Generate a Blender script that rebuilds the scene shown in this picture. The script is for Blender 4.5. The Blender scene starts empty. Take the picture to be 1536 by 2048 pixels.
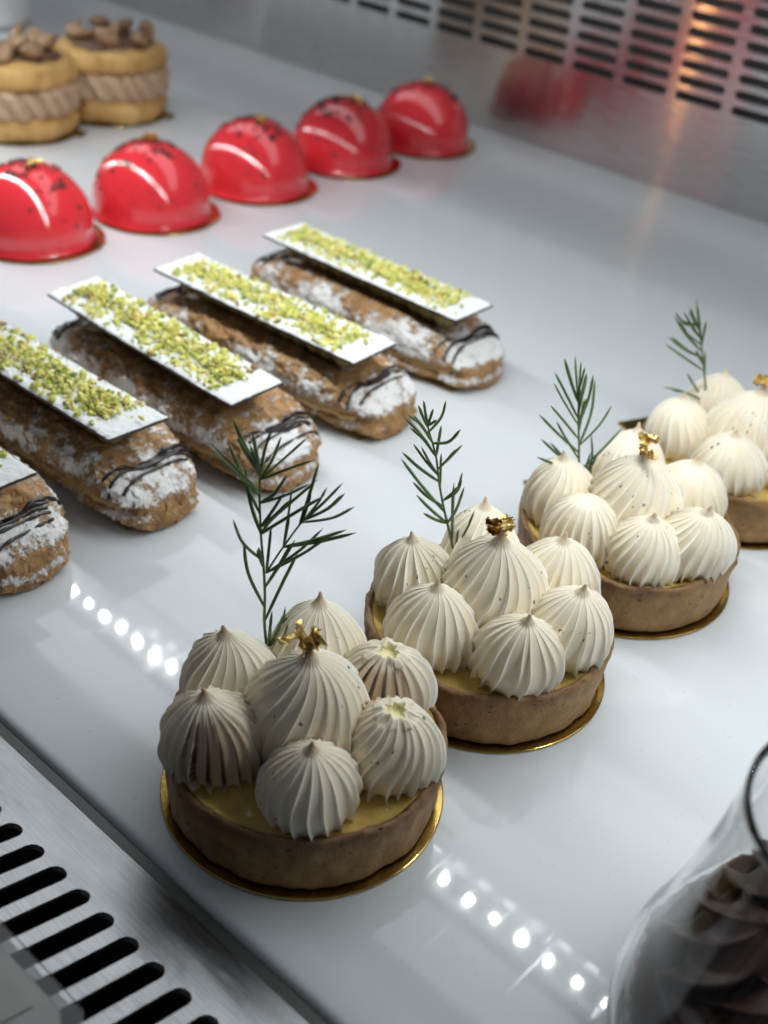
import bpy, bmesh, math, random
import numpy as np
from mathutils import Vector, Matrix, noise

S = bpy.context.scene
C = S.collection

# ---------------------------------------------------------------- camera
cam_d = bpy.data.cameras.new('camera')
cam = bpy.data.objects.new('camera', cam_d); C.objects.link(cam)
cam_d.sensor_fit = 'HORIZONTAL'; cam_d.sensor_width = 36.0
cam_d.lens = 36.0 * 2458.17 / 1536.0
cam_d.clip_start = 0.01; cam_d.clip_end = 60
pitch, roll, yaw = 0.589564, -0.095584, -0.695656
fw = Vector((math.cos(pitch)*math.sin(yaw), math.cos(pitch)*math.cos(yaw), -math.sin(pitch)))
rt = Vector((math.cos(yaw), -math.sin(yaw), 0)); dn = fw.cross(rt)
Rv = math.cos(roll)*rt + math.sin(roll)*dn
Dv = -math.sin(roll)*rt + math.cos(roll)*dn
cam.matrix_world = Matrix(((Rv.x, -Dv.x, -fw.x, 0), (Rv.y, -Dv.y, -fw.y, 0), (Rv.z, -Dv.z, -fw.z, 0.27652), (0, 0, 0, 1)))
cam_d.dof.use_dof = True
cam_d.dof.focus_distance = 0.385
cam_d.dof.aperture_fstop = 14.0
S.camera = cam
S.cycles.use_denoising = True
S.cycles.max_bounces = 10; S.cycles.transparent_max_bounces = 16
S.cycles.caustics_reflective = False; S.cycles.caustics_refractive = True; S.cycles.blur_glossy = 1.0
S.cycles.sample_clamp_indirect = 6.0
S.view_settings.view_transform = 'Standard'; S.view_settings.look = 'None'
S.view_settings.exposure = 0.0; S.view_settings.gamma = 1.0
S.view_settings.use_curve_mapping = False

# ---------------------------------------------------------------- light
W = bpy.data.worlds.new('World'); S.world = W; W.use_nodes = True
wb = W.node_tree.nodes['Background']
wb.inputs[0].default_value = (0.80, 0.90, 1.0, 1); wb.inputs[1].default_value = 0.10

LED_POWER = 1340.0         # radiance of each diode of the strip
LED_Y, LED_Z = 0.3525, 0.2245

def area(name, loc, target, sx, sy, power, col):
    d = bpy.data.lights.new(name, 'AREA'); d.shape = 'RECTANGLE'; d.size = sx; d.size_y = sy
    d.energy = power; d.color = col
    o = bpy.data.objects.new(name, d); C.objects.link(o)
    o.location = loc; o.rotation_euler = (Vector(target)-Vector(loc)).to_track_quat('-Z', 'Y').to_euler()
    return o

# soft fill lamp added above the back, out of frame: lights the wall and the rear rows
area('back_fill_light', (-0.5, 0.70, 0.62), (-0.5, 0.62, 0), 2.0, 0.30, 2.4, (0.95, 0.97, 1.0))

# ---------------------------------------------------------------- helpers
def mat(name, base=(.8,.8,.8), rough=.5, metal=0.0, **kw):
    m = bpy.data.materials.new(name); m.use_nodes = True
    p = m.node_tree.nodes['Principled BSDF']
    p.inputs['Base Color'].default_value = (*base, 1); p.inputs['Roughness'].default_value = rough
    p.inputs['Metallic'].default_value = metal
    for k, v in kw.items():
        p.inputs[k.replace('_', ' ')].default_value = v
    return m
def N(m, t, **kw):
    n = m.node_tree.nodes.new('ShaderNode' + t)
    for k, v in kw.items():
        if k in n.inputs: n.inputs[k].default_value = v
        else: setattr(n, k, v)
    return n
def L(m, a, b): m.node_tree.links.new(a, b)
def P(m): return m.node_tree.nodes['Principled BSDF']
def coords(m, scale=(1,1,1)):
    t = N(m, 'TexCoord'); mp = N(m, 'Mapping'); mp.inputs['Scale'].default_value = scale
    L(m, t.outputs['Object'], mp.inputs['Vector']); return mp.outputs[0]
def noise_tex(m, scale, detail=4, rough=.55, sc=(1,1,1)):
    n = N(m, 'TexNoise'); n.inputs['Scale'].default_value = scale; n.inputs['Detail'].default_value = detail
    n.inputs['Roughness'].default_value = rough; L(m, coords(m, sc), n.inputs['Vector']); return n.outputs['Fac']
def ramp(m, fac, stops):
    r = N(m, 'ValToRGB'); e = r.color_ramp.elements
    while len(e) < len(stops): e.new(.5)
    for el, (p, c) in zip(e, stops):
        el.position = p; el.color = (*c, 1) if len(c) == 3 else c
    L(m, fac, r.inputs[0]); return r.outputs[0]
def mix(m, fac, a, b):
    x = N(m, 'Mix', data_type='RGBA')
    if isinstance(fac, float): x.inputs[0].default_value = fac
    else: L(m, fac, x.inputs[0])
    for i, v in ((6, a), (7, b)):
        if isinstance(v, tuple): x.inputs[i].default_value = (*v, 1)
        else: L(m, v, x.inputs[i])
    return x.outputs[2]
def math_n(m, op, a, b=None, clamp=False):
    x = N(m, 'Math', operation=op); x.use_clamp = clamp
    for i, v in ((0, a), (1, b)):
        if v is None: continue
        if isinstance(v, (int, float)): x.inputs[i].default_value = v
        else: L(m, v, x.inputs[i])
    return x.outputs[0]
def bump(m, h, strength, dist):
    b = N(m, 'Bump'); b.inputs['Strength'].default_value = strength; b.inputs['Distance'].default_value = dist
    L(m, h, b.inputs['Height'])
    p = P(m)
    if p.inputs['Normal'].is_linked:
        L(m, p.inputs['Normal'].links[0].from_socket, b.inputs['Normal'])
    L(m, b.outputs[0], p.inputs['Normal'])
def attr(m, name, ch=None):
    a = N(m, 'Attribute'); a.attribute_name = name
    if ch is None: return a.outputs['Color']
    s = N(m, 'SeparateColor'); L(m, a.outputs['Color'], s.inputs[0]); return s.outputs[ch]
def color(m, s): L(m, s, P(m).inputs['Base Color'])

def mesh_obj(name, verts, faces, m, parent=None, smooth=True, cols=None, loc=(0,0,0)):
    me = bpy.data.meshes.new(name)
    me.from_pydata([tuple(v) for v in verts], [], faces); me.update()
    if smooth: me.polygons.foreach_set('use_smooth', [True]*len(me.polygons))
    if cols is not None:
        a = me.color_attributes.new('wear_and_light', 'FLOAT_COLOR', 'POINT')
        c = np.ones((len(verts), 4), dtype=np.float32); c[:, :cols.shape[1]] = cols
        a.data.foreach_set('color', c.ravel())
    me.materials.append(m)
    o = bpy.data.objects.new(name, me); C.objects.link(o)
    o.location = loc
    if parent is not None: o.parent = parent
    return o
def bm_obj(name, bm, m, parent=None, smooth=False, loc=(0,0,0), bevel=0, seg=2):
    me = bpy.data.meshes.new(name); bmesh.ops.recalc_face_normals(bm, faces=bm.faces[:]); bm.to_mesh(me); bm.free()
    if smooth: me.polygons.foreach_set('use_smooth', [True]*len(me.polygons))
    me.materials.append(m)
    o = bpy.data.objects.new(name, me); C.objects.link(o); o.location = loc
    if parent is not None: o.parent = parent
    if bevel:
        b = o.modifiers.new('bevel', 'BEVEL'); b.width = bevel; b.segments = seg; b.limit_method = 'ANGLE'
    return o
def tag(o, label, cat, group=None):
    o['label'] = label; o['category'] = cat
    if group: o['group'] = group
    return o
def thing(name, label, cat, loc=(0,0,0), rz=0.0, group=None):
    o = bpy.data.objects.new(name, None); C.objects.link(o); o.empty_display_size = .02
    o.location = loc; o.rotation_euler = (0, 0, rz)
    return tag(o, label, cat, group)
def struct(o): o['kind'] = 'structure'; return o
def stuff(o): o['kind'] = 'stuff'; return o

def grid_faces(nu, nv, closed_u=True, flip=False):
    """rows nv of nu verts -> quads"""
    f = []
    for j in range(nv-1):
        for i in range(nu if closed_u else nu-1):
            a, b = j*nu+i, j*nu+(i+1) % nu
            q = (a, b, b+nu, a+nu)
            f.append(q[::-1] if flip else q)
    return f
def lathe(profile, n=96):
    """profile [(r,z)], returns verts, faces; ends with r==0 collapse to tiny rings"""
    th = np.linspace(0, 2*np.pi, n, endpoint=False)
    v = [(max(r, 1e-5)*math.cos(t), max(r, 1e-5)*math.sin(t), z) for r, z in profile for t in th]
    return np.array(v), grid_faces(n, len(profile))
def tube(path, radii, n=6):
    """verts, faces of a tube along path"""
    path = [Vector(p) for p in path]; V = []; F = []
    up = Vector((0.31, 0.2, 0.93)).normalized()
    for i, p in enumerate(path):
        d = (path[min(i+1, len(path)-1)] - path[max(i-1, 0)])
        d = d.normalized() if d.length > 1e-9 else Vector((0,0,1))
        a = d.cross(up); a = a.normalized() if a.length > 1e-4 else d.orthogonal().normalized()
        b = a.cross(d)
        for k in range(n):
            t = 2*math.pi*k/n
            V.append(p + (a*math.cos(t) + b*math.sin(t))*radii[i])
    F = grid_faces(n, len(path))
    F.append(tuple(range(n))[::-1]); F.append(tuple(range((len(path)-1)*n, len(path)*n)))
    return V, F
class Acc:
    def __init__(s): s.v = []; s.f = []
    def add(s, v, f):
        b = len(s.v); s.v += [tuple(x) for x in v]; s.f += [tuple(i+b for i in q) for q in f]
    def obj(s, name, m, parent=None, smooth=True, loc=(0,0,0)): return mesh_obj(name, s.v, s.f, m, parent, smooth, None, loc)
def catmull(pts, per=6):
    pts = [np.array(p, float) for p in pts]; q = [2*pts[0]-pts[1]] + pts + [2*pts[-1]-pts[-2]]; out = []
    for i in range(1, len(q)-2):
        for k in range(per):
            t = k/per; a, b, c, d = q[i-1], q[i], q[i+1], q[i+2]
            out.append(.5*((2*b) + (c-a)*t + (2*a-5*b+4*c-d)*t*t + (-a+3*b-3*c+d)*t**3))
    out.append(pts[-1]); return np.array(out)
def nz(x, y, z): return noise.noise(Vector((x, y, z)))
def fbm(x, y, z, o=4): return noise.fractal(Vector((x, y, z)), 1.0, 2.0, o)

# ---------------------------------------------------------------- materials
M_shelf = mat('white_glossy_panel', (.645, .67, .685), .04, Specular_IOR_Level=.5)
f = noise_tex(M_shelf, 60, 5, .6); L(M_shelf, ramp(M_shelf, f, [(.3, (.025,)*3), (.75, (.06,)*3)]), P(M_shelf).inputs['Roughness'])
spk = noise_tex(M_shelf, 900, 1, .5)
color(M_shelf, mix(M_shelf, ramp(M_shelf, spk, [(.0, (0,)*3), (.755, (0,)*3), (.775, (1,)*3)]), (.645, .67, .685), (.43, .42, .40)))

tc = N(M_shelf, 'TexCoord'); sm = N(M_shelf, 'Mapping'); sm.inputs['Rotation'].default_value = (0, 0, .9); sm.inputs['Scale'].default_value = (700, 22, 1)
sn = N(M_shelf, 'TexNoise'); sn.inputs['Scale'].default_value = 1; sn.inputs['Detail'].default_value = 2
L(M_shelf, tc.outputs['Object'], sm.inputs['Vector']); L(M_shelf, sm.outputs[0], sn.inputs['Vector'])
sc_ = ramp(M_shelf, sn.outputs['Fac'], [(0, (0,)*3), (.66, (0,)*3), (.72, (1,)*3)])
sp2 = noise_tex(M_shelf, 26, 3, .6)
L(M_shelf, math_n(M_shelf, 'ADD', ramp(M_shelf, f, [(.3, (.02,)*3), (.75, (.05,)*3)]), math_n(M_shelf, 'ADD', math_n(M_shelf, 'MULTIPLY', sc_, .16), math_n(M_shelf, 'MULTIPLY', ramp(M_shelf, sp2, [(.5, (0,)*3), (.75, (1,)*3)]), .07))), P(M_shelf).inputs['Roughness'])
def steel(name, base, rough, aniso, axis):
    m = mat(name, base, rough, 1.0, Anisotropic=aniso)
    t = N(m, 'CombineXYZ', Z=1.0); L(m, t.outputs[0], P(m).inputs['Tangent'])   # brushed along x: reflections smear upright
    return m
M_wall = steel('brushed_steel_panel', (.66, .63, .62), .33, 1.0, 'Z')
f = noise_tex(M_wall, 1.0, 2, .5, (40, 1, 9000))
L(M_wall, ramp(M_wall, f, [(.3, (.10,)*3), (.7, (.14,)*3)]), P(M_wall).inputs['Roughness'])
gn = N(M_wall, 'NewGeometry'); cz = N(M_wall, 'CombineXYZ')                # grinding lines: facets tilted up and down
L(M_wall, math_n(M_wall, 'MULTIPLY', math_n(M_wall, 'SUBTRACT', f, .5), .95), cz.inputs['Z'])
va = N(M_wall, 'VectorMath', operation='ADD'); L(M_wall, gn.outputs['Normal'], va.inputs[0]); L(M_wall, cz.outputs[0], va.inputs[1])
vn = N(M_wall, 'VectorMath', operation='NORMALIZE'); L(M_wall, va.outputs[0], vn.inputs[0]); L(M_wall, vn.outputs[0], P(M_wall).inputs['Normal'])
M_plate = mat('brushed_steel_grille', (.40, .41, .42), .36, 1.0)
f = noise_tex(M_plate, 1.0, 6, .7, (60, 1600, 1600)); f2 = noise_tex(M_plate, 45, 5, .65, (1, 3, 1))
color(M_plate, mix(M_plate, ramp(M_plate, math_n(M_plate, 'ADD', math_n(M_plate, 'MULTIPLY', f, .7), math_n(M_plate, 'MULTIPLY', f2, .3)), [(.35, (0,)*3), (.65, (1,)*3)]), (.12, .124, .128), (.26, .266, .275)))
L(M_plate, ramp(M_plate, f, [(.25, (.27,)*3), (.75, (.47,)*3)]), P(M_plate).inputs['Roughness'])
bump(M_plate, f, .25, .0002)
M_dark = mat('duct_black', (.006, .006, .007), .6)
M_duct = mat('duct_grey', (.09, .088, .085), .5)
M_gasket = mat('grey_gasket', (.06, .06, .058), .5)
M_grey = mat('grey_plastic', (.16, .155, .15), .45)
M_clear = mat('clear_plastic', (.93, .95, .95), .06, Transmission_Weight=1.0, IOR=1.3)
M_glass = mat('clear_glass', (.98, .99, .99), .0, Transmission_Weight=1.0, IOR=1.48)
M_white = mat('white_plastic', (.75, .76, .77), .4)

M_gold = mat('gold_card', (.52, .35, .10), .13, 1.0)
f = noise_tex(M_gold, 700, 2, .5); bump(M_gold, f, .15, .0002)
M_leaf = mat('gold_leaf', (.86, .62, .22), .22, 1.0)
bump(M_leaf, noise_tex(M_leaf, 1300, 3, .6), .5, .0004)

M_shell = mat('baked_tart_shell', (.35, .19, .08), .62, Subsurface_Weight=.04, Subsurface_Radius=(.004, .002, .001), Subsurface_Scale=.5)
f = noise_tex(M_shell, 110, 6, .65); g = noise_tex(M_shell, 900, 3, .6)
base = ramp(M_shell, f, [(.28, (.185, .094, .029)), (.5, (.29, .163, .056)), (.72, (.40, .245, .094))])
base = mix(M_shell, math_n(M_shell, 'MULTIPLY', attr(M_shell, 'wear_and_light', 0), .85), base, (.115, .048, .018))
v = N(M_shell, 'TexVoronoi', feature='F1'); v.inputs['Scale'].default_value = 210; v.inputs['Randomness'].default_value = 1
L(M_shell, coords(M_shell, (1, 1, 1.6)), v.inputs['Vector'])
pore = ramp(M_shell, math_n(M_shell, 'ADD', v.outputs['Distance'], math_n(M_shell, 'MULTIPLY', f, .55)), [(.34, (1,)*3), (.43, (0,)*3)])
base = mix(M_shell, math_n(M_shell, 'MULTIPLY', pore, .8), base, (.070, .030, .012)); color(M_shell, base)
bump(M_shell, g, .6, .0008); bump(M_shell, math_n(M_shell, 'MULTIPLY', pore, -1), .8, .0010)

M_curd = mat('lemon_curd', (.72, .46, .085), .12, Subsurface_Weight=.25, Subsurface_Radius=(.006, .004, .001), Subsurface_Scale=.6, Coat_Weight=.6, Coat_Roughness=.05)
f = noise_tex(M_curd, 120, 4, .6)
c_ = ramp(M_curd, f, [(.3, (.48, .315, .080)), (.7, (.68, .50, .155))])
sp = noise_tex(M_curd, 620, 2, .5); c_ = mix(M_curd, ramp(M_curd, sp, [(0, (0,)*3), (.72, (0,)*3), (.75, (1,)*3)]), c_, (.08, .07, .02))
color(M_curd, c_); bump(M_curd, noise_tex(M_curd, 160, 3, .5), .5, .0012)

def meringue_mat(name, spec):
    m = mat(name, (.85, .79, .64), .42, Subsurface_Weight=.10, Subsurface_Radius=(.004, .003, .0018), Subsurface_Scale=.6)
    f = noise_tex(m, 90, 3, .5)
    b = ramp(m, f, [(.3, (.74, .65, .48)), (.7, (.82, .745, .585))])
    an = N(m, 'Attribute'); an.attribute_name = 'wear_and_light'
    b = mix(m, an.outputs['Alpha'], b, (.90, .865, .78))                     # paler crests of the piped ridges, with the light they catch painted in
    b = mix(m, attr(m, 'wear_and_light', 0), b, (.42, .23, .095))                      # toasted tip and ridges
    b = mix(m, attr(m, 'wear_and_light', 1), b, (.050, .018, .007))                     # scorched flutes
    b = mix(m, attr(m, 'wear_and_light', 2), b, (.86, .80, .36))                       # soft yellow inside
    if spec:
        v = N(m, 'TexVoronoi', feature='F1'); v.inputs['Scale'].default_value = 520
        wv = N(m, 'TexNoise'); wv.inputs['Scale'].default_value = 900; cc0 = coords(m, (1, 1, .6)); L(m, cc0, wv.inputs['Vector'])
        vm = N(m, 'VectorMath', operation='MULTIPLY_ADD'); L(m, wv.outputs['Color'], vm.inputs[0]); vm.inputs[1].default_value = (.0016, .0016, .0016); L(m, cc0, vm.inputs[2]); L(m, vm.outputs[0], v.inputs['Vector'])
        n = noise_tex(m, 75, 2, .5)
        d = math_n(m, 'ADD', v.outputs['Distance'], math_n(m, 'MULTIPLY', math_n(m, 'SUBTRACT', .62, n, True), 1.6))
        sv = N(m, 'SeparateColor'); L(m, v.outputs['Color'], sv.inputs[0])
        thr = math_n(m, 'MULTIPLY', math_n(m, 'POWER', sv.outputs[0], 1.6), .36)
        spk_ = math_n(m, 'MULTIPLY', math_n(m, 'SUBTRACT', thr, d), 14, True)
        b = mix(m, spk_, b, (.085, .085, .04))
    color(m, b); bump(m, noise_tex(m, 700, 3, .5), .12, .0003)
    return m
M_mer = meringue_mat('torched_meringue', False)
M_merS = meringue_mat('speckled_meringue', True)
M_needle = mat('green_needle', (.045, .10, .035), .38)
color(M_needle, ramp(M_needle, noise_tex(M_needle, 120, 2), [(.3, (.030, .072, .020)), (.7, (.10, .185, .050))]))
M_stem = mat('green_stem', (.10, .13, .035), .45)

M_choux = mat('baked_choux', (.38, .20, .07), .6)
f = noise_tex(M_choux, 130, 6, .7); g = noise_tex(M_choux, 600, 4, .65)
b = ramp(M_choux, f, [(.28, (.16, .070, .022)), (.47, (.37, .195, .068)), (.72, (.56, .34, .14))])
v = N(M_choux, 'TexVoronoi', feature='DISTANCE_TO_EDGE'); v.inputs['Scale'].default_value = 240; L(M_choux, coords(M_choux), v.inputs['Vector'])
crack = ramp(M_choux, v.outputs['Distance'], [(.0, (1,)*3), (.16, (0,)*3)])
b = mix(M_choux, math_n(M_choux, 'MULTIPLY', crack, .35), b, (.10, .042, .014))
d = math_n(M_choux, 'ADD', math_n(M_choux, 'MULTIPLY', noise_tex(M_choux, 170, 4, .7), .68), math_n(M_choux, 'MULTIPLY', noise_tex(M_choux, 800, 3, .7), .32))
d = math_n(M_choux, 'MULTIPLY', math_n(M_choux, 'SUBTRACT', d, .5), 3.6)
sug = math_n(M_choux, 'MULTIPLY', math_n(M_choux, 'ADD', d, math_n(M_choux, 'SUBTRACT', attr(M_choux, 'wear_and_light', 0), .44)), 3.2, True)
sug = math_n(M_choux, 'MULTIPLY', sug, math_n(M_choux, 'ADD', .62, math_n(M_choux, 'MULTIPLY', noise_tex(M_choux, 1500, 2, .6), .62)), True)
color(M_choux, mix(M_choux, sug, b, (.84, .84, .83)))
bump(M_choux, g, .35, .0008); bump(M_choux, math_n(M_choux, 'MULTIPLY', crack, -1), .25, .0008); bump(M_choux, sug, .7, .0008)
M_choc = mat('dark_chocolate', (.018, .010, .008), .35)
M_sugar = mat('powdered_sugar', (.86, .875, .87), .9)
bump(M_sugar, noise_tex(M_sugar, 1100, 4, .7), .7, .0008)
M_pist = mat('chopped_pistachio', (.5, .5, .1), .55); color(M_pist, attr(M_pist, 'wear_and_light'))
M_pcream = mat('pistachio_cream', (.36, .30, .13), .45)
M_cream = mat('vanilla_cream', (.58, .38, .16), .4)
M_red = mat('red_mirror_glaze', (.78, .034, .046), .14, Coat_Weight=1.0, Coat_Roughness=.055, Subsurface_Weight=.08, Subsurface_Radius=(.004, .001, .001), Subsurface_Scale=.5)
M_crumb = mat('chocolate_crumb', (.035, .012, .010), .6)
M_pb = mat('golden_choux', (.55, .33, .10), .65)
f = noise_tex(M_pb, 70, 5, .65)
color(M_pb, ramp(M_pb, f, [(.3, (.42, .22, .055)), (.55, (.60, .37, .125)), (.75, (.70, .47, .19))])); bump(M_pb, noise_tex(M_pb, 420, 4, .7), .6, .0015)
M_praline = mat('praline_cream', (.50, .355, .225), .5)
M_pralined = mat('praline_sauce', (.13, .065, .035), .35)
M_nut = mat('candied_nut', (.26, .14, .065), .45)
color(M_nut, ramp(M_nut, noise_tex(M_nut, 150, 4, .6), [(.3, (.20, .105, .05)), (.7, (.42, .27, .15))]))
M_mousse = mat('chocolate_cream', (.040, .018, .012), .28)
M_whiteglaze = mat('white_glaze', (.90, .90, .90), .25)
M_led = mat('led_diode', (1, 1, 1), .5); P(M_led).inputs['Emission Color'].default_value = (.93, .98, 1.0, 1); P(M_led).inputs['Emission Strength'].default_value = LED_POWER
M_lens = mat('frosted_lens', (.85, .9, .92), .4); P(M_lens).inputs['Emission Color'].default_value = (.9, .97, 1, 1); P(M_lens).inputs['Emission Strength'].default_value = 1.6
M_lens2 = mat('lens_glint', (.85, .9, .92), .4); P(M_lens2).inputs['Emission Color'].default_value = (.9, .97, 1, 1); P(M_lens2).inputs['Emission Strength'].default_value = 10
M_bulb = mat('warm_bulb', (1, .6, .3), .5); P(M_bulb).inputs['Emission Color'].default_value = (1, .48, .18, 1); P(M_bulb).inputs['Emission Strength'].default_value = 28

# ---------------------------------------------------------------- setting
def box(bm, x0, x1, y0, y1, z0, z1):
    vs = [bm.verts.new((x, y, z)) for z in (z0, z1) for y in (y0, y1) for x in (x0, x1)]
    for q in ((0,2,3,1), (4,5,7,6), (0,1,5,4), (2,6,7,3), (0,4,6,2), (1,3,7,5)):
        bm.faces.new([vs[i] for i in q])

# white shelf with a rounded front edge (profile in y-z swept along x)
prof = [(.775, -.0004), (.60, -.0004+.0004), (.30, 0), (.1500, 0)]
for a in np.linspace(90, 180, 7): prof.append((.1440+.0036*math.cos(math.radians(a)), -.0036+.0036*math.sin(math.radians(a))))
prof += [(.1404, -.012)]
xs = np.linspace(-2.2, .6, 29)
V = [(x, y, z) for y, z in prof for x in xs]
shelf = struct(mesh_obj('display_shelf', V, grid_faces(len(xs), len(prof), False), M_shelf))

def slot_cells(nx, nz, cw, ch, sw, sh, skip=lambda i, j: False, depth=.0015):
    """panel of cells in a u-v plane each with a stadium hole; u right, v up, w = depth into the panel"""
    A = Acc(); r = min(sw, sh)/2; n = 8
    pts = []; st = np.linspace(0, 1, 9)[1:-1]
    if sw >= sh:
        for a in np.linspace(-90, 90, n): pts.append((sw/2-r+r*math.cos(math.radians(a)), r*math.sin(math.radians(a))))
        for t in st: pts.append((sw/2-r-(sw-2*r)*t, r))
        for a in np.linspace(90, 270, n): pts.append((-sw/2+r+r*math.cos(math.radians(a)), r*math.sin(math.radians(a))))
        for t in st: pts.append((-sw/2+r+(sw-2*r)*t, -r))
    else:
        for a in np.linspace(0, 180, n): pts.append((r*math.cos(math.radians(a)), sh/2-r+r*math.sin(math.radians(a))))
        for t in st: pts.append((-r, sh/2-r-(sh-2*r)*t))
        for a in np.linspace(180, 360, n): pts.append((r*math.cos(math.radians(a)), -sh/2+r+r*math.sin(math.radians(a))))
        for t in st: pts.append((r, -sh/2+r+(sh-2*r)*t))
    k = len(pts)
    outer = []
    for u, v in pts:
        t = min(cw/2/abs(u) if abs(u) > 1e-9 else 9e9, ch/2/abs(v) if abs(v) > 1e-9 else 9e9)
        outer.append((u*t, v*t))
    cor = [(cw/2, -ch/2), (cw/2, ch/2), (-cw/2, ch/2), (-cw/2, -ch/2)]
    for i in range(nx):
        for j in range(nz):
            cu, cv = (i+.5)*cw, (j+.5)*ch
            vs = [(cu+u, cv+v, 0) for u, v in outer] + [(cu+u, cv+v, 0) for u, v in pts] + [(cu+u*.985, cv+v*.985, depth) for u, v in pts]
            fs = []
            for a in range(k):
                b = (a+1) % k
                fs.append((a, b, k+b, k+a)); fs.append((k+a, k+b, 2*k+b, 2*k+a))
            # corner triangles of the cell
            for c in cor:
                for a in range(k):
                    b = (a+1) % k
                    ea = abs(abs(outer[a][0])-cw/2) < 1e-9; eb = abs(abs(outer[b][0])-cw/2) < 1e-9
                    if ea != eb and (outer[a][0]+outer[b][0])*c[0] > 0 and (outer[a][1]+outer[b][1])*c[1] > 0:
                        vs.append((cu+c[0], cv+c[1], 0)); fs.append((a, len(vs)-1, b))
            A.add(vs, fs)
    return A

# back wall: steel sheet with slotted vents
WY = .766
wall = thing('back_panel', 'brushed steel back panel with rows of slotted vents behind the shelf', 'panel', (0, WY, 0))
x0 = -.4016-.0214-.0428*30; nxw = 38; z0 = .0643-.0051; nzw = 9
A = slot_cells(nxw, nzw, .0428, .0102, .0358, .0058)
A.v = [(u+x0, w, v+z0) for u, v, w in A.v]
xa, xb = x0, x0+nxw*.0428; ztop = z0+nzw*.0102
for (a, b, c, d) in ((-2.2, .6, -.002, z0), (-2.2, .6, ztop, .22), (-2.2, xa, z0, ztop), (xb, .6, z0, ztop)):
    A.add([(a, 0, c), (b, 0, c), (b, 0, d), (a, 0, d)], [(0, 1, 2, 3)])
A.obj('steel_sheet', M_wall, wall, False)
bm = bmesh.new(); box(bm, -2.2, .6, .018, .03, 0, .2); bm_obj('duct_backing', bm, M_duct, wall)

# front grille, rising towards the viewer
gr = thing('vent_grille', 'brushed steel vent grille with long black slots along the shelf front', 'grille', (0, .1366, -.0012))
gr.rotation_euler = (math.radians(-14), 0, 0)
pitch_x = .01045; nxg = 62; xg0 = -.179-.005225-pitch_x*40
A = slot_cells(nxg, 1, pitch_x, .060, .0061, .054)
A.v = [(u+xg0, v-.0150-.060, -w) for u, v, w in A.v]
xa, xb = xg0, xg0+nxg*pitch_x
for (a, b, c, d) in ((xa, xb, -.0150, 0), (xa, xb, -.12, -.075)):
    A.add([(a, c, 0), (b, c, 0), (b, d, 0), (a, d, 0)], [(0, 1, 2, 3)])
A.add([(xa, 0, 0), (xb, 0, 0), (xb, .0006, -.008), (xa, .0006, -.008)], [(0, 1, 2, 3)])
A.obj('slotted_plate', M_plate, gr, False)
bm = bmesh.new(); box(bm, xa, xb, -.12, .0, -.05, -.04); bm_obj('duct_floor', bm, M_dark, gr)
bm = bmesh.new(); box(bm, xa, xb, -.002, -.0012, -.04, -.002); bm_obj('duct_side', bm, M_dark, gr)
bm = bmesh.new(); box(bm, -1.2, .4, .1362, .1401, -.02, -.0016)
tag(bm_obj('rubber_seal', bm, M_gasket), 'dark grey seal strip between white shelf edge and front grille', 'seal')

# ticket holder at the lower left corner
th_ = thing('ticket_holder', 'grey price ticket holder with clear plastic lip lying on the front grille', 'ticket holder', (-.1540, .0945, .0103), 0)
th_.rotation_euler = (math.radians(-14), 0, 0)
bm = bmesh.new()
vs = [(-.25, -.0055), (-.0045, -.0055), (0, -.0085), (0, -.06), (-.25, -.06)]
lo = [bm.verts.new((x, y, .0012)) for x, y in vs]; hi = [bm.verts.new((x, y, .0032)) for x, y in vs]
bm.faces.new(lo[::-1]); bm.faces.new(hi)
for i in range(5): bm.faces.new((lo[i], lo[(i+1)%5], hi[(i+1)%5], hi[i]))
bm_obj('holder_body', bm, M_grey, th_, bevel=.0008)
bm = bmesh.new()
vs = [(-.25, .0), (-.0025, .0), (.001, -.003), (.0005, -.012), (-.25, -.012)]
lo = [bm.verts.new((x, y, .0002)) for x, y in vs]; hi = [bm.verts.new((x, y, .0010)) for x, y in vs]
bm.faces.new(lo[::-1]); bm.faces.new(hi)
for i in range(5): bm.faces.new((lo[i], lo[(i+1)%5], hi[(i+1)%5], hi[i]))
bm_obj('clear_lip', bm, M_clear, th_)
bm = bmesh.new(); box(bm, -.25, -.0085, -.06, -.0105, .0033, .0037); bm_obj('ticket_card', bm, mat('grey_card', (.20, .19, .185), .6), th_, bevel=.0003)

# LED strip under the (unseen) shelf above: its diodes light the case and mirror in the white shelf
ls = thing('led_strip', 'white LED light strip whose row of dots mirrors in the white shelf', 'light strip', (0, LED_Y, LED_Z))
bm = bmesh.new(); box(bm, -1.6, .8, -.010, .018, .0035, .010); bm_obj('channel', bm, M_white, ls)
A = Acc(); B_ = Acc()
for i in range(-88, 50):
    x = -.2148+i*.01585*1.054
    A.add([(x-.0012, -.0012, 0), (x+.0012, -.0012, 0), (x+.0012, .0012, 0), (x-.0012, .0012, 0)], [(0, 3, 2, 1)])
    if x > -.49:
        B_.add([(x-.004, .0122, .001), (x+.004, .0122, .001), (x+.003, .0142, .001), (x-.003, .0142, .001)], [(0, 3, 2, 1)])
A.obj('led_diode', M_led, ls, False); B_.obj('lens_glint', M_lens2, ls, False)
bm = bmesh.new(); box(bm, -.49, .8, -.0065, -.0045, .0012, .0034); box(bm, -.49, .8, .0115, .0155, .0012, .0034); box(bm, -1.6, -.4901, -.005, -.0035, .0012, .0034)
bm_obj('lens', bm, M_lens, ls)
ra = Acc(); ra.add(*tube([(-1.6, .3725, .212), (-.24, .3690, .212)], [.0014, .0014], 10))  # unseen rod added to cast the soft dark band on the shelf
tag(ra.obj('shadow_rail', M_gasket), 'unseen rail added beside the light strip to throw a soft line on the shelf', 'rail')
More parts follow.
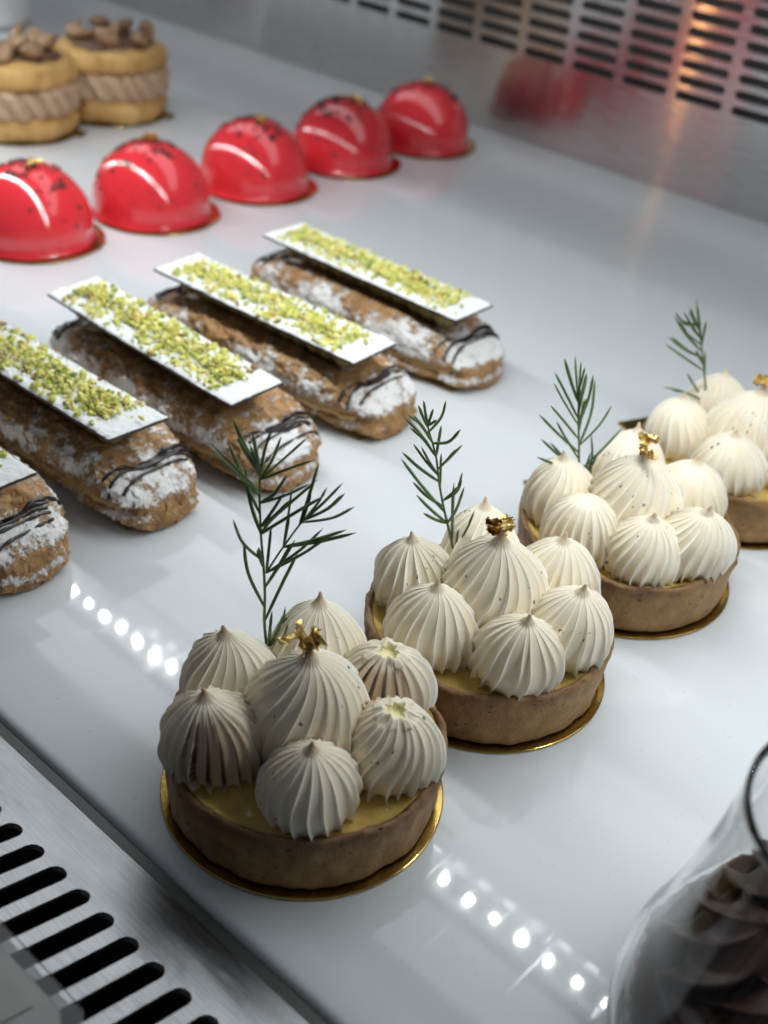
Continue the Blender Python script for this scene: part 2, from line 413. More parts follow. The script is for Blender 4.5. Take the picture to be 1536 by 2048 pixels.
bm = bmesh.new(); bmesh.ops.create_uvsphere(bm, u_segments=16, v_segments=10, radius=.007)
for v in bm.verts: v.co.z *= 13
tag(bm_obj('shop_lamp', bm, M_bulb, smooth=True, loc=(-1.045, -.44, .14)), 'small warm shop lamp whose orange streak shows in the steel panel', 'lamp')

# ---------------------------------------------------------------- tarts
def board_mesh(R, tab_w, tab_r, th=.0011, n=72):
    pts = []
    half = math.asin(tab_w/2/R)
    for t in np.linspace(half, 2*math.pi-half, n): pts.append((R*math.cos(t), R*math.sin(t)))
    pts += [(tab_r, -tab_w/2), (tab_r, tab_w/2)]
    bm = bmesh.new()
    lo = [bm.verts.new((x, y, .0002)) for x, y in pts]; hi = [bm.verts.new((x, y, th)) for x, y in pts]
    bm.faces.new(lo[::-1]); bm.faces.new(hi); k = len(pts)
    for i in range(k): bm.faces.new((lo[i], lo[(i+1)%k], hi[(i+1)%k], hi[i]))
    return bm
def gold_board(loc, R, tw, tr, ang, label, group):
    o = bm_obj('cake_board', board_mesh(R, tw, tr), M_gold, bevel=.0003); o.location = (loc[0], loc[1], 0); o.rotation_euler = (0, 0, ang)
    return tag(o, label, 'cake board', group)

OFFS = np.array([-.5, -.36, -.24, -.15, -.09, -.055, -.026, 0, .026, .055, .09, .15, .24, .36])
PEAK = [(.0, .0), (.55, .0), (.76, .015), (.93, .10), (1.0, .24), (.985, .38), (.90, .53), (.74, .67), (.53, .785), (.33, .865), (.185, .905), (.115, .945), (.072, .975), (.048, 1.01), (.028, 1.045), (.0, 1.055)]
BROKEN = PEAK[:8] + [(.55, .775), (.37, .845), (.26, .880), (.205, .878), (.17, .835), (.11, .815), (.0, .81)]
FLAT = PEAK[:8] + [(.55, .765), (.38, .825), (.22, .855), (.10, .868), (.0, .872)]
def kiss(name, m, parent, base, peak, R, h, n=19, twist=.5, seed=0, tip='peak', scorch=None, amp=.115, toast=1.0, teeth=.75):
    rnd = random.Random(seed)
    prof = catmull({'peak': PEAK, 'broken': BROKEN, 'flat': FLAT}[tip], 4)
    prof[:, 0] = np.maximum(prof[:, 0], 0)
    ang = np.array([(k + rnd.uniform(-.16, .16))*2*math.pi/n for k in range(n)]) + rnd.uniform(0, 6)
    gap = np.diff(np.r_[ang, ang[0]+2*math.pi])
    th = []; off = []; rid = []
    strength = [rnd.uniform(.45, 1.4) for _ in range(n)]
    for k in range(n):
        gl = gap[k-1]; gr_ = gap[k]
        for o in OFFS:
            th.append(ang[k] + (o*gr_ if o > 0 else o*gl)); off.append(o); rid.append(k)
    th = np.array(th); off = np.array(off); rid = np.array(rid); sk = np.array(strength)[rid]
    ridge = sk*np.exp(-(np.abs(off)/.052)**1.25) + .34*np.exp(-(off/.24)**2)
    nt = len(prof); V = []; col = []
    wob = [rnd.uniform(0, 6) for _ in range(4)]
    for j, (r, z) in enumerate(prof):
        zz = min(max(z, 0), 1)
        a = amp*(1.15-.55*zz) * min(1, r/.12)
        if zz < .12: a *= 1 + teeth*(1-zz/.12)                     # the flutes flare into teeth at the foot
        tw = twist*(zz**1.6) + .085*math.sin(5.5*zz+wob[0])
        rag = 1 + (.35*np.sin(3*th+wob[3])+.3*np.sin(7*th+wob[2])) * (1 if tip == 'broken' and 34 < j < 46 else 0)*.55
        rr = R*r*rag*(1 + a*(ridge-.35) + .025*np.sin(2*th+wob[1]) + .02*np.sin(3*th+wob[2]+2*zz))
        zo = z*h - (.0006*ridge*(1-zz/.15) if zz < .15 and r > .5 else 0)
        ang_ = th + tw
        q = min(1.1, z)**1.35
        cx = base[0] + (peak[0]-base[0])*q; cy = base[1] + (peak[1]-base[1])*q
        V.append(np.c_[cx + rr*np.cos(ang_), cy + rr*np.sin(ang_), base[2] + zo + 0*rr])
        t = np.zeros((len(th), 4)); t[:, 3] = np.clip(sk*np.exp(-(np.abs(off)/.075)**2)*1.15, 0, 1)*(.35+.65*min(1, r/.25))*(1-.6*max(0, (zz-.9)/.1))
        if tip == 'peak': t[:, 0] = toast*max(0, min(1, (z-.90)/.10))*.8
        t[:, 0] = np.maximum(t[:, 0], toast*.10*np.clip(ridge-.6, 0, 1)*(.3 + .7*zz))
        if tip == 'broken' and j > 7*4+8:
            t[:, 0] = 0; t[:, 2] = .75*max(0, min(1, (j-43)/4))
        if scorch:
            d = (ang_ - scorch[0] + math.pi) % (2*math.pi) - math.pi
            win = np.exp(-(d/scorch[1])**4)*max(0, min(1, (zz-.08)/.15))*max(0, min(1, (.90-zz)/.15))
            gsc = np.exp(-((off-.17)/.17)**4)
            t[:, 1] = np.clip(gsc*win*scorch[2]*np.array([rnd.uniform(.7, 1.3) for _ in range(n)])[rid], 0, 1)
            t[:, 0] = np.maximum(t[:, 0], .55*win*min(1, scorch[2]))
        col.append(t)
    V = np.vstack(V); col = np.vstack(col)
    return mesh_obj(name, V, grid_faces(len(th), nt), m, parent, True, col)

def shell(parent, seed):
    rnd = random.Random(seed); n = 240
    pr = [(.0, .0014), (.030, .0014), (.0385, .0013), (.0397, .0022), (.0402, .006), (.0408, .012), (.0414, .018), (.0417, .0205), (.0416, .0218), (.0409, .0225), (.0399, .0224), (.0392, .0215), (.0389, .019), (.0386, .0165), (.0, .0165)]
    pr = [pr[0], pr[1]] + [tuple(p) for p in catmull(pr[2:-1], 4)] + [pr[-1]]
    V, F = lathe(pr, n); col = np.zeros((len(V), 3))
    for i, v in enumerate(V):
        r = math.hypot(v[0], v[1])
        if r > .03:
            s = seed*7.3
            d = .0008*fbm(v[0]*90+s, v[1]*90, v[2]*90) + .0004*nz(v[0]*320+s, v[1]*320, v[2]*320) - .0022*max(0, nz(v[0]*230+s, v[1]*230, v[2]*300)-.42)
            k = 1 + d/r; v[0] *= k; v[1] *= k
            if v[2] > .019: v[2] += .0009*nz(v[0]*110+s, v[1]*110, 3) + .0006*nz(v[0]*380+s, v[1]*380, 1) - .0011*max(0, nz(v[0]*150+s, v[1]*150, 7)-.35)
            col[i, 0] = max(0, min(1, (v[2]-.016)/.005))*.6*(1+.8*nz(v[0]*60, v[1]*60, s)) + .5*max(0, min(1, (.004-v[2])/.003))
    return mesh_obj('pastry_shell', V, F, M_shell, parent, True, np.clip(col, 0, 1))
def curd(parent, seed):
    n = 128; rs = np.linspace(0, .0391, 16); V = []
    for r in rs:
        for t in np.linspace(0, 2*math.pi, n, endpoint=False):
            x, y = max(r, 1e-5)*math.cos(t), max(r, 1e-5)*math.sin(t)
            z = .0203 + .0006*nz(x*150+seed, y*150, 0) + (.0013*((r-.0355)/.0036)**2 if r > .0355 else 0)
            V.append((x, y, z))
    return mesh_obj('lemon_curd', V, grid_faces(n, len(rs)), M_curd, parent)
def crumple(parent, name, loc, size, seed, flakes=3):
    rnd = random.Random(seed); A = Acc(); n = 9
    for k in range(flakes):
        ax = Vector((rnd.uniform(-1, 1), rnd.uniform(-1, 1), rnd.uniform(.1, 1))).normalized()
        rot = ax.to_track_quat('Z', 'Y').to_matrix(); w, h = size*rnd.uniform(.6, 1), size*rnd.uniform(.25, .55)
        cen = Vector((rnd.uniform(-.4, .4), rnd.uniform(-.4, .4), rnd.uniform(0, .55)))*size
        vs = []
        for j in range(n):
            for i in range(n):
                u, v = i/(n-1)-.5, j/(n-1)-.5
                p = Vector((u*w, v*h*(1+.5*nz(u*6, k, seed)), .35*size*fbm(u*5+k*3+seed, v*5, seed)))
                p += Vector((nz(u*9+k, v*9, seed), nz(u*9, v*9+k, seed+4), nz(u*14, v*14, k+seed)))*size*.13
                vs.append(cen + rot @ p)
        A.add(vs, grid_faces(n, n, False))
    o = A.obj(name, M_leaf, parent, False, loc)
    md = o.modifiers.new('foil', 'SOLIDIFY'); md.thickness = .00012
    return o
SPRIGS = [
 ((-0.029, 0.011), [[0,0,-11,121,-12,224,-18,322,-27,418,-33,511,-36,580,-36,642],[-10,304,25,379,72,469,97,508,118,546],[-36,642,-45,733,-54,817],[-34,642,-23,743,-5,819],[-41,651,-82,730,-116,799],[-39,642,-98,724],[-30,625,-3,689,17,753],[-28,621,30,683,87,731],[-39,642,-61,749],[-38,575,-58,623,-164,751],[-38,520,-76,581,-137,704],[-18,549,7,601,41,679],[-7,555,40,604,105,667],[-35,441,-63,532,-84,647],[-23,438,-5,472,58,532,124,592],[-5,472,33,590],[-38,345,-77,433,-103,538],[-12,308,-2,453],[-23,177,-63,299,-79,414],[-5,249,30,351,58,430],[-8,309,83,384,148,461],[36,395,124,430,216,471],[28,399,51,511],[33,418,46,495,51,559],[79,483,102,563,124,657],[87,488,108,573],[94,498,129,566,152,624],[101,499,195,627],[106,492,156,545,196,598],[98,482,170,516,228,560],[17,123,37,243,77,332],[22,7,33,119,51,201],[40,30,63,171],[8,11,10,149],[33,13,35,72],[-16,323,-34,408]]),
 ((-0.0245, 0.0098), [[0,0,-32,116,-59,205,-85,304,-105,401,-137,494,-148,534],[-49,137,-95,168,-151,207],[17,25,31,109,51,180],[-3,47,-32,286],[-58,183,-141,255,-213,318],[-61,228,-23,287,-12,354],[-90,304,-161,364,-220,424],[-96,358,-23,450],[-106,411,-161,460,-219,498],[-105,401,-96,497],[-118,442,-70,467,-38,522],[-125,463,-168,533,-213,581],[-131,484,-192,552],[-124,495,-101,538,-90,588],[-138,504,-183,598],[-144,514,-167,610],[-139,514,-131,572],[-66,295,-85,391],[-60,194,-123,257,-175,319],[8,13,1,118],[-93,336,-184,437],[-41,150,-21,231,-11,352]]),
 ((-0.0218, -0.003), [[0,0,-21,102,-41,216,-62,327,-71,400,-78,457],[-26,-6,-152,134],[-22,70,-113,133,-209,199],[-27,78,-138,166],[-34,140,-105,249,-155,335],[-36,155,-122,232,-206,308],[-45,208,-128,329,-193,416],[-58,283,-126,381,-182,470],[-65,312,-129,417,-176,489],[-82,370,-142,523],[-73,371,-99,527],[-63,371,-83,528],[-46,328,-61,494],[-36,269,-32,396,-30,479],[-20,179,-2,302,1,413],[-16,195,29,275,64,352],[-2,72,71,156,142,221],[29,10,28,113,13,216],[19,26,16,159],[38,-5,32,90],[-48,283,-60,430],[-37,254,-38,359],[-76,429,-74,525]]),
 ((-0.0229, 0.0092), [[0,0,-42,151,-81,273,-116,392],[-25,24,-108,86,-185,106],[-32,24,-104,138],[11,1,15,101],[0,17,-12,103],[-59,175,-155,234,-226,266],[-35,152,-54,255],[-72,232,-140,268,-219,319],[-87,264,-143,317,-212,392],[-96,288,-186,358],[-110,336,-194,441],[-119,376,-185,403,-223,443],[-90,313,-130,470],[-83,298,-108,425],[-108,360,-172,463],[-112,392,-143,473],[-61,217,-103,271]]),
]

SPU = Vector((.7324, .6808, 0)); SPN = Vector((-.6808, .7324, 0))
def sprig(parent, data, seed, z0=.018):
    (bx, by), lines = data; rnd = random.Random(seed)
    sp = bpy.data.objects.new('herb_sprig', None); C.objects.link(sp); sp.parent = parent; sp.empty_display_size = .01
    sp.location = (bx, by, .028)
    ST = Acc(); NE = Acc()
    def w(u, z, d): return SPU*(u*1e-4) + Vector((0, 0, z*1e-4)) + SPN*d
    nst = 2 if seed == 1 else 1
    stem_pts = []
    for k, l in enumerate(lines):
        pts = [(l[i], l[i+1]) for i in range(0, len(l), 2)]
        if k < nst:
            pp = [w(u, z, 0) for u, z in pts]
            if k == 0: pp = [w(pts[0][0]+3, -95, 0)] + pp
            pp = [Vector(p) for p in catmull(pp, 4)]
            r = np.linspace(.00052, .00030, len(pp)) if k == 0 else np.linspace(.00034, .00026, len(pp))
            ST.add(*tube(pp, list(r), 7)); stem_pts += pp
        else:
            root = w(*pts[0], 0); d = rnd.uniform(-.55, .55)*math.hypot(pts[-1][0]-pts[0][0], pts[-1][1]-pts[0][1])*1e-4
            near = min(stem_pts, key=lambda p: (p-root).length)
            if (near-root).length < .0035: root = near
            m_ = len(pts)-1
            pp = [root] + [w(u, z, d*((i+1)/m_)) for i, (u, z) in enumerate(pts[1:])]
            if m_ == 1:
                mid = (pp[0]+pp[1])/2 + Vector((0, 0, -.03))*(pp[1]-pp[0]).length; pp = [pp[0], mid, pp[1]]
            pp = [Vector(p) for p in catmull(pp, 5)]
            t = np.linspace(0, 1, len(pp)); rr = .00047*rnd.uniform(.85, 1.2)*np.clip(np.minimum(.55+t*3, (1.02-t)*6), .06, 1)
            V_, F_ = tube(pp, list(rr), 6); NE.add(V_, F_)
            if rnd.random() < .40:                        # a neighbour needle turned to the other side of the stem
                off_ = SPN*(-d*1.4 + rnd.uniform(-.004, .004)) + SPU*rnd.uniform(-.003, .003) + Vector((0, 0, rnd.uniform(-.003, .002)))
                p2 = [p.lerp(p+off_, i/(len(pp)-1)) for i, p in enumerate(pp)]
                V_, F_ = tube(p2, list(rr), 6); NE.add(V_, F_)
    ST.obj('stem', M_stem, sp); NE.obj('needles', M_needle, sp)
    return sp

TARTS = [
 dict(c=(-.1800, .1899), label='frontmost meringue tart with two scorched kisses and two with broken tops', tab=2.35,
  k=[('L', (-.0302, -.0056), 'peak', None), ('B', (-.0218, .0255), 'peak', None), ('R1', (.0055, .0276), 'broken', (-.9, 1.1, 1.7)),
     ('R2', (.0247, .0097), 'broken', (-1.0, .8, .12)), ('F', (.0205, -.0190), 'peak', None), ('FL', (-.0130, -.0275), 'peak', (-.55, .8, 1.5)), ('C', (.0016, -.0020), 'peak', (-.2, .5, .25))]),
 dict(c=(-.1785, .2736), label='second meringue tart from the front, crumpled gold leaf on its middle kiss', tab=2.45,
  k=[('L', (-.0278, -.011), 'peak', None), ('B', (-.025, .0245), 'peak', None), ('R1', (.0074, .0265), 'peak', None),
     ('FL', (-.0041, -.0254), 'peak', None), ('F', (.0255, -.0170), 'peak', None), ('R2', (.0288, .0072), 'peak', None), ('C', (.0, .0), 'peak', None)]),
 dict(c=(-.1781, .3578), label='third meringue tart from the front with a flat topped kiss below its sprig', tab=2.62,
  k=[('L', (-.0246, -.0150), 'peak', None), ('B', (-.0180, .0256), 'peak', None), ('R1', (.0095, .0250), 'peak', None),
     ('FL', (-.0050, -.0282), 'flat', None), ('F', (.0190, -.0205), 'peak', None), ('R2', (.0315, -.0050), 'peak', None), ('C', (.0017, -.0030), 'peak', None)]),
 dict(c=(-.1780, .4420), label='meringue tart farthest back, cut off by the right edge of the photo', tab=2.75,
  k=[('L', (-.0211, -.0195), 'peak', None), ('B', (-.0215, .0160), 'peak', None), ('R1', (.010, .0262), 'peak', None),
     ('FL', (.0084, -.0285), 'peak', None), ('R2', (.0300, -.0040), 'peak', None), ('F', (.0235, .0165), 'peak', None), ('C', (.0050, -.0050), 'peak', None)]),
]
BL = ['gold cake board under the frontmost meringue tart', 'gold cake board under the second meringue tart from the front',
      'gold cake board under the third meringue tart from the front', 'gold cake board with dark tab under the farthest meringue tart']
for ti, T in enumerate(TARTS):
    x, y = T['c']
    gold_board((x, y), .0425, .026, .066, T['tab'], BL[ti], 'cake boards under the tarts')
    t = thing('lemon_meringue_tart', T['label'], 'tart', (x, y, 0), 0, 'lemon meringue tarts in a row')
    shell(t, ti+1); curd(t, ti*11.0)
    for i, (nm, pk, tip, sc) in enumerate(T['k']):
        rnd = random.Random(ti*31+i)
        if nm == 'C':
            kiss('meringue_kiss', M_merS if ti else M_merS, t, (pk[0]*.5, pk[1]*.5, .0190), pk, .0182, .0365, 22, rnd.uniform(.25, .55), ti*31+i, tip, sc, amp=.095)
        else:
            d = math.hypot(*pk); rb = .0258
            kiss('meringue_kiss', M_merS if rnd.random() < .45 else M_mer, t, (pk[0]/d*rb, pk[1]/d*rb, .0192 if nm not in ('F', 'FL') else .0188), pk,
                 rnd.uniform(.0134, .0149), rnd.uniform(.0250, .0280), rnd.choice([19, 20, 21, 22, 23]), rnd.choice([-.15, .1, .25, .4, .5]), ti*31+i, tip, sc, amp=.115*rnd.uniform(.78, 1.2), toast=1.0 if ti == 0 else .45)
    pk = T['k'][-1][1]
    crumple(t, 'gold_leaf', (pk[0]-(.002 if ti == 0 else 0), pk[1], .0555), .0078 if ti else .0080, ti+3, 4)
    sprig(t, SPRIGS[ti], ti+1)

# ---------------------------------------------------------------- eclairs
EL, EW, EH = .0790, .0245, .0270
def ecl_pt(s, a, seed=0, grow=0):
    """surface point of the choux: s in -1..1 along, a angle round"""
    e = max(0.0, 1-abs(s)**5.0)**.5
    w = EW*(.30+.70*e)*min(1, e*3+.0) + grow; hh = EH*.5*(.36+.64*max(0.0, 1-abs(s)**3.4)**.62)*min(1, e*3.2) + grow
    ca, sa = math.cos(a), math.sin(a)
    y = w*math.copysign(abs(ca)**.62, ca); z = hh*math.copysign(abs(sa)**.68, sa)
    zc = hh - grow + .0010
    if sa > 0 and abs(s) < .86:                      # trough along the top, where the cream sits
        z -= .0040*math.exp(-(y/.0085)**4)*min(1, (.86-abs(s))/.10)
    zz = z+zc
    pin = .0048*math.exp(-((zz-.0098)/.0021)**2)*min(1, e*1.6) if grow == 0 else 0
    y -= math.copysign(pin, y) if abs(y) > .004 else 0
    y += .0016*math.sin(s*7+seed)*.35
    return Vector((s*EL, y, max(zz, .0016 - .0004)))
def eclair(label, x, y, rz, seed, boardlab, tl=.129, tilt=0.0, side_sugar=1.0, plx=.0035):
    bo = bm_obj('cake_board', bmesh.new(), M_gold); 
    bm = bmesh.new()
    for z in (.0002, .0012):
        pass
    pts = [(-.070, -.016), (.070, -.016), (.070, .016), (.0, .016), (-.070, .016)]
    lo = [bm.verts.new((px, py, .0002)) for px, py in pts]; hi = [bm.verts.new((px, py, .0012)) for px, py in pts]
    bm.faces.new(lo[::-1]); bm.faces.new(hi); k = len(pts)
    for i in range(k): bm.faces.new((lo[i], lo[(i+1)%k], hi[(i+1)%k], hi[i]))
    bmesh.ops.recalc_face_normals(bm, faces=bm.faces[:]); bm.to_mesh(bo.data); bm.free()
    bo.location = (x, y, 0); bo.rotation_euler = (0, 0, rz); tag(bo, boardlab, 'cake board', 'cake boards under the eclairs')
    t = thing('pistachio_eclair', label, 'eclair', (x, y, 0), rz, 'pistachio eclairs in a row')
    rnd = random.Random(seed)
    ns, na = 260, 128; V = []; col = []
    for s in np.sin(np.linspace(-math.pi/2, math.pi/2, ns))*.9995:
        for a in np.linspace(0, 2*math.pi, na, endpoint=False):
            p = ecl_pt(s, a, seed)
            q = ecl_pt(s, a, seed)
            c = Vector((s*EL*.9, 0, EH*.45)); nrm = (p-c); nrm.x *= .4; nrm.normalize()
            k = .0016*fbm(p.x*80+seed*5, p.y*80, p.z*80) + .0011*(.45-abs(nz(p.x*170, p.y*230+seed, p.z*230))*1.6) + .0009*nz(p.x*480, p.y*480+seed, p.z*480) + .0005*nz(p.x*900, p.y*900, p.z*900+seed)
            pz = p.z
            p = p + nrm*k
            if pz < .003: p.z = max(p.z, .0012)
            V.append(p)
            # powdered sugar: shoulder ledges and the two ends
            sh = math.exp(-((pz-.0175)/.0055)**2) + .25*max(0, min(1, (pz-.02)/.004))*(1 if abs(p.y) > .012 else .2)
            end = max(0, min(1, (abs(s)-.72)/.10))*min(1, max(0, (pz-.013)/.006))*1
            low = .75*math.exp(-((pz-.0068)/.0028)**2)*(1 if nz(p.x*30+seed, 0, 0) > -.1 else .3)
            patch = .62+.75*nz(p.x*38+seed*3, p.y*45, pz*45)
            col.append((max(sh*1.5*side_sugar*patch, end*(.74+.25*nz(p.x*120+seed, p.y*120, pz*120)), low*.75*side_sugar), 0, 0))
    mesh_obj('choux_body', V, grid_faces(na, ns), M_choux, t, True, np.clip(np.array(col), 0, 1))
    # layer of cream showing along the seam
    A = Acc(); vs = []; n1 = 120; sec = [(-.0046, -.0020), (-.0018, -.0014), (-.0011, 0), (-.0018, .0014), (-.0046, .0020)]
    loop = [(s, 1) for s in np.linspace(-.86, .86, 90)] + [(s, -1) for s in np.linspace(.86, -.86, 90)]
    for s, sg in loop:
        e = max(0, 1-abs(s)**5.0)**.5; yy = sg*(EW*(.30+.70*e)*.97-.0004) + .0016*math.sin(s*7+seed)*.35
        for d, h in sec:
            vs.append((s*EL*.985, yy+sg*(d+.0012*nz(s*26+seed, sg, h*300)), .0098+h*1.1+.0009*nz(s*9, sg*3+seed, 0)))
    mesh_obj('cream_layer', vs, grid_faces(len(sec), len(loop)), M_cream, t)
    # piped cream beads between choux and plaque
    A = Acc()
    for sg in (-1, 1):
        for i in range(13):
            px = plx-.0535+i*.0084+rnd.uniform(-.001, .001)
            bmt = bmesh.new(); bmesh.ops.create_uvsphere(bmt, u_segments=14, v_segments=9, radius=1)
            vs = [(px+v.co.x*.0056, sg*.0042+v.co.y*.0062, .0305+v.co.z*.0064+(.0006*math.sin(6*math.atan2(v.co.y, v.co.x)))) for v in bmt.verts]
            fs = [tuple(v.index for v in f.verts) for f in bmt.faces]; bmt.free(); A.add(vs, fs)
    A.obj('piped_cream', M_pcream, t)
    # dark chocolate drizzle over both ends
    for e_ in (1, -1):
        A = Acc()
        for i in range(4):
            if i == 3 and rnd.random() < .5: continue
            s0 = .79+i*.040+rnd.uniform(-.008, .008); pp = []
            for a in np.linspace(.15+rnd.uniform(0, .9), math.pi-.12-rnd.uniform(0, .9), 30):
                pp.append(ecl_pt(e_*min(.975, s0+.018*math.sin(a*2+i)), a, seed, .0005))
            A.add(*tube(pp, [.00066*(1+.75*nz(j*.35, i, seed)) for j in range(30)], 6))
        pp = [ecl_pt(e_*(.775+.01*nz(a*3, seed, 1)), a, seed, .0005) for a in np.linspace(.35, 1.6, 20)]
        A.add(*tube(pp, [.0009*(1+.5*nz(j*.5, 3, seed)) for j in range(20)], 6))
        A.obj('chocolate_drizzle', M_choc, t)
    # the plaque with sugar and pistachio
    pl = bpy.data.objects.new('chocolate_plaque', None)
    bm = bmesh.new(); hl, hw = tl/2, .0140
    box(bm, -hl, hl, -hw, hw, -.0008, .0004)
    bmesh.ops.subdivide_edges(bm, edges=[e for e in bm.edges if abs(e.verts[0].co.x-e.verts[1].co.x) > .01], cuts=40, use_grid_fill=True)
    bowk = rnd.uniform(-.0008, .0005)
    for v in bm.verts:
        v.co.z += bowk*(v.co.x/hl)**2; v.co.y += .00035*nz(v.co.x*260, v.co.y*40, seed)
    po = bm_obj('chocolate_plaque', bm, M_choc, t); bpy.data.objects.remove(pl)
    po.location = (plx, -.0045, .0368); po.rotation_euler = (tilt+rnd.uniform(-.03, .05), rnd.uniform(-.012, .012), rnd.uniform(-.02, .02))
    nx, ny = 150, 36; vs = []
    for j in range(ny):
        for i in range(nx):
            u = (i/(nx-1)-.5)*(tl-.0004); v = (j/(ny-1)-.5)*(2*hw-.0004)
            edge = i in (0, nx-1) or j in (0, ny-1)
            ex = .0005*nz(u*400, v*400, seed)*(1 if edge else .3)
            bow = bowk*(u/hl)**2
            vs.append((u+ex, v+ex+.00035*nz(u*260, math.copysign(hw, v)*40, seed), bow+(.0004 if edge else .0010+.00045*fbm(u*420+seed, v*420, 0)+.00045*nz(u*900, v*900, 2))))
    mesh_obj('sugar_coating', vs, grid_faces(nx, ny, False), M_sugar, po)
    cv = []; cf = []; cc = []
    PAL = [(.72, .68, .17), (.62, .62, .13), (.80, .74, .30), (.44, .48, .08), (.20, .28, .035), (.68, .50, .12), (.28, .14, .05)]
    for i in range(950):
        u = rnd.uniform(-tl/2+.008, tl/2-.012); v = max(-1, min(1, rnd.gauss(0, .52)))*.0122 - .0002
        if rnd.random() < .04: u, v = rnd.uniform(-tl/2, tl/2)*.97, rnd.uniform(-.012, .012)
        r = rnd.choice([.0005, .0006, .0008, .0010, .0012, .0015, .0018])*rnd.uniform(.8, 1.15)
        bmt = bmesh.new(); bmesh.ops.create_icosphere(bmt, subdivisions=1, radius=1)
        rot = Matrix.Rotation(rnd.uniform(0, 6), 3, Vector((rnd.uniform(-1, 1), rnd.uniform(-1, 1), rnd.uniform(-1, 1))).normalized())
        sc = Vector((rnd.uniform(.8, 1.5), rnd.uniform(.6, 1.1), rnd.uniform(.45, .8)))
        c = rnd.choices(PAL, [5, 4, 4, 3, 1.3, 1.2, .5])[0]; lift = rnd.uniform(.0, .0016) if abs(v) < .006 else 0
        b0 = len(cv)
        for vv in bmt.verts:
            p = Vector((vv.co.x*sc.x, vv.co.y*sc.y, vv.co.z*sc.z))*r*rnd.uniform(.72, 1.15); p = rot @ p
            cv.append((u+p.x, v+p.y, .0015+lift+p.z+bowk*(u/hl)**2)); cc.append(c)
        cf += [tuple(x.index+b0 for x in f.verts) for f in bmt.faces]; bmt.free()
    stuff(mesh_obj('pistachio_crumbs', cv, cf, M_pist, po, False, np.array(cc)))
    return t
ECX = -.3835
eclair('pistachio eclair farthest right in its row, its plaque set back', ECX, .4335, 0.0, 1, 'gold card strip under the eclair farthest right', side_sugar=1.1)
eclair('second pistachio eclair from the right, between two sugared neighbours', ECX+.002, .3640, .035, 2, 'gold card strip under the second eclair from the right', side_sugar=.7, plx=.0015)
eclair('middle pistachio eclair of the five, behind the front sprig', ECX+.0045, .3040, -.012, 3, 'gold card strip under the middle eclair', plx=-.006)
eclair('second pistachio eclair from the left, thick cream at its seam', ECX-.0070, .2480, 0.0, 4, 'gold card strip under the second eclair from the left', side_sugar=.9, plx=-.001)
eclair('pistachio eclair cut off by the left edge of the photo', ECX-.0080, .1880, .0, 5, 'gold card strip under the eclair at the left edge', plx=.001)

# ---------------------------------------------------------------- red domes
def dome(label, blab, x, y, seed):
    rnd = random.Random(seed*17)
    o = bm_obj('cake_board', board_mesh(.0388, .012, .0395), M_gold, bevel=.0003); o.location = (x+.0022, y+.0015, 0); o.rotation_euler = (0, 0, .5+seed*.1)
    tag(o, blab, 'cake board', 'cake boards under the red domes')
    t = thing('red_dome_cake', label, 'cake', (x, y, 0), 0, 'red glazed dome cakes in a row')
    R, zb = .0350, .0088
    pr = [(0, .0012), (.0355, .0012), (.0366, .0014), (.0367, .0020), (.0360, .0028), (.0354, .0042), (.0351, .0066)] + [(R*math.cos(a), zb+R*math.sin(a)*.985) for a in np.linspace(0, math.pi/2, 30)]
    V, F = lathe(pr, 96)
    for v in V:
        r = math.hypot(v[0], v[1])
        if v[2] < .0035 and r > .03:
            k = 1+.03*nz(v[0]*70+seed*9, v[1]*70, 0); v[0] *= k; v[1] *= k
        k = 1+.004*nz(v[0]*40+seed, v[1]*40, v[2]*40)
        v[0] *= k; v[1] *= k
    mesh_obj('mirror_glaze', V, F, M_red, t)
    A = Acc()
    def put(th, ph, r, n):
        p = Vector((R*math.cos(ph)*math.cos(th), R*math.cos(ph)*math.sin(th), zb+R*math.sin(ph)*.985))
        bmt = bmesh.new(); bmesh.ops.create_icosphere(bmt, subdivisions=1, radius=1)
        vs = [p + Vector((v.co.x*r*rnd.uniform(.6, 1.2), v.co.y*r*rnd.uniform(.6, 1.2), v.co.z*r*rnd.uniform(.5, 1))) for v in bmt.verts]
        A.add(vs, [tuple(v.index for v in f.verts) for f in bmt.faces]); bmt.free()
    for c in range(10):
        th, ph = rnd.uniform(0, 6.28), rnd.uniform(.85, 1.4)
        for i in range(rnd.randint(6, 12)): put(th+rnd.gauss(0, .10)/max(.25, math.cos(ph)), ph+rnd.gauss(0, .05), rnd.uniform(.0006, .0016), 0)
    for c in range(16): put(rnd.uniform(-3.0, .9), rnd.uniform(.1, 1.1), rnd.uniform(.0009, .0017), 0)
    for i in range(40): put(rnd.uniform(0, 6.28), rnd.uniform(1.1, 1.5), rnd.uniform(.0006, .0016), 0)
    stuff(A.obj('chocolate_crumbs', M_crumb, t, False))
    crumple(t, 'gold_leaf', (.004+rnd.uniform(-.003, .003), rnd.uniform(-.003, .003), zb+R-.0002), .0075, seed+20, 3)
    return t
DL = ['red glazed dome cake cut off by the left edge of the photo', 'second red dome cake from the left, beside the front cream bun',
      'middle red dome cake of the five, two gold flecks on top', 'second red dome cake from the right', 'red dome cake farthest back, nearest the steel panel']
DBL = ['gold board under the red dome at the left edge', 'gold board under the second red dome from the left', 'gold board under the middle red dome',
       'gold board under the second red dome from the right', 'gold board under the red dome nearest the steel panel']
for i, (x, y) in enumerate([(-.5880, .3681), (-.5810, .4485), (-.5813, .5321), (-.5830, .6155), (-.5805, .6956)]):
    dome(DL[i], DBL[i], x, y, i+1)

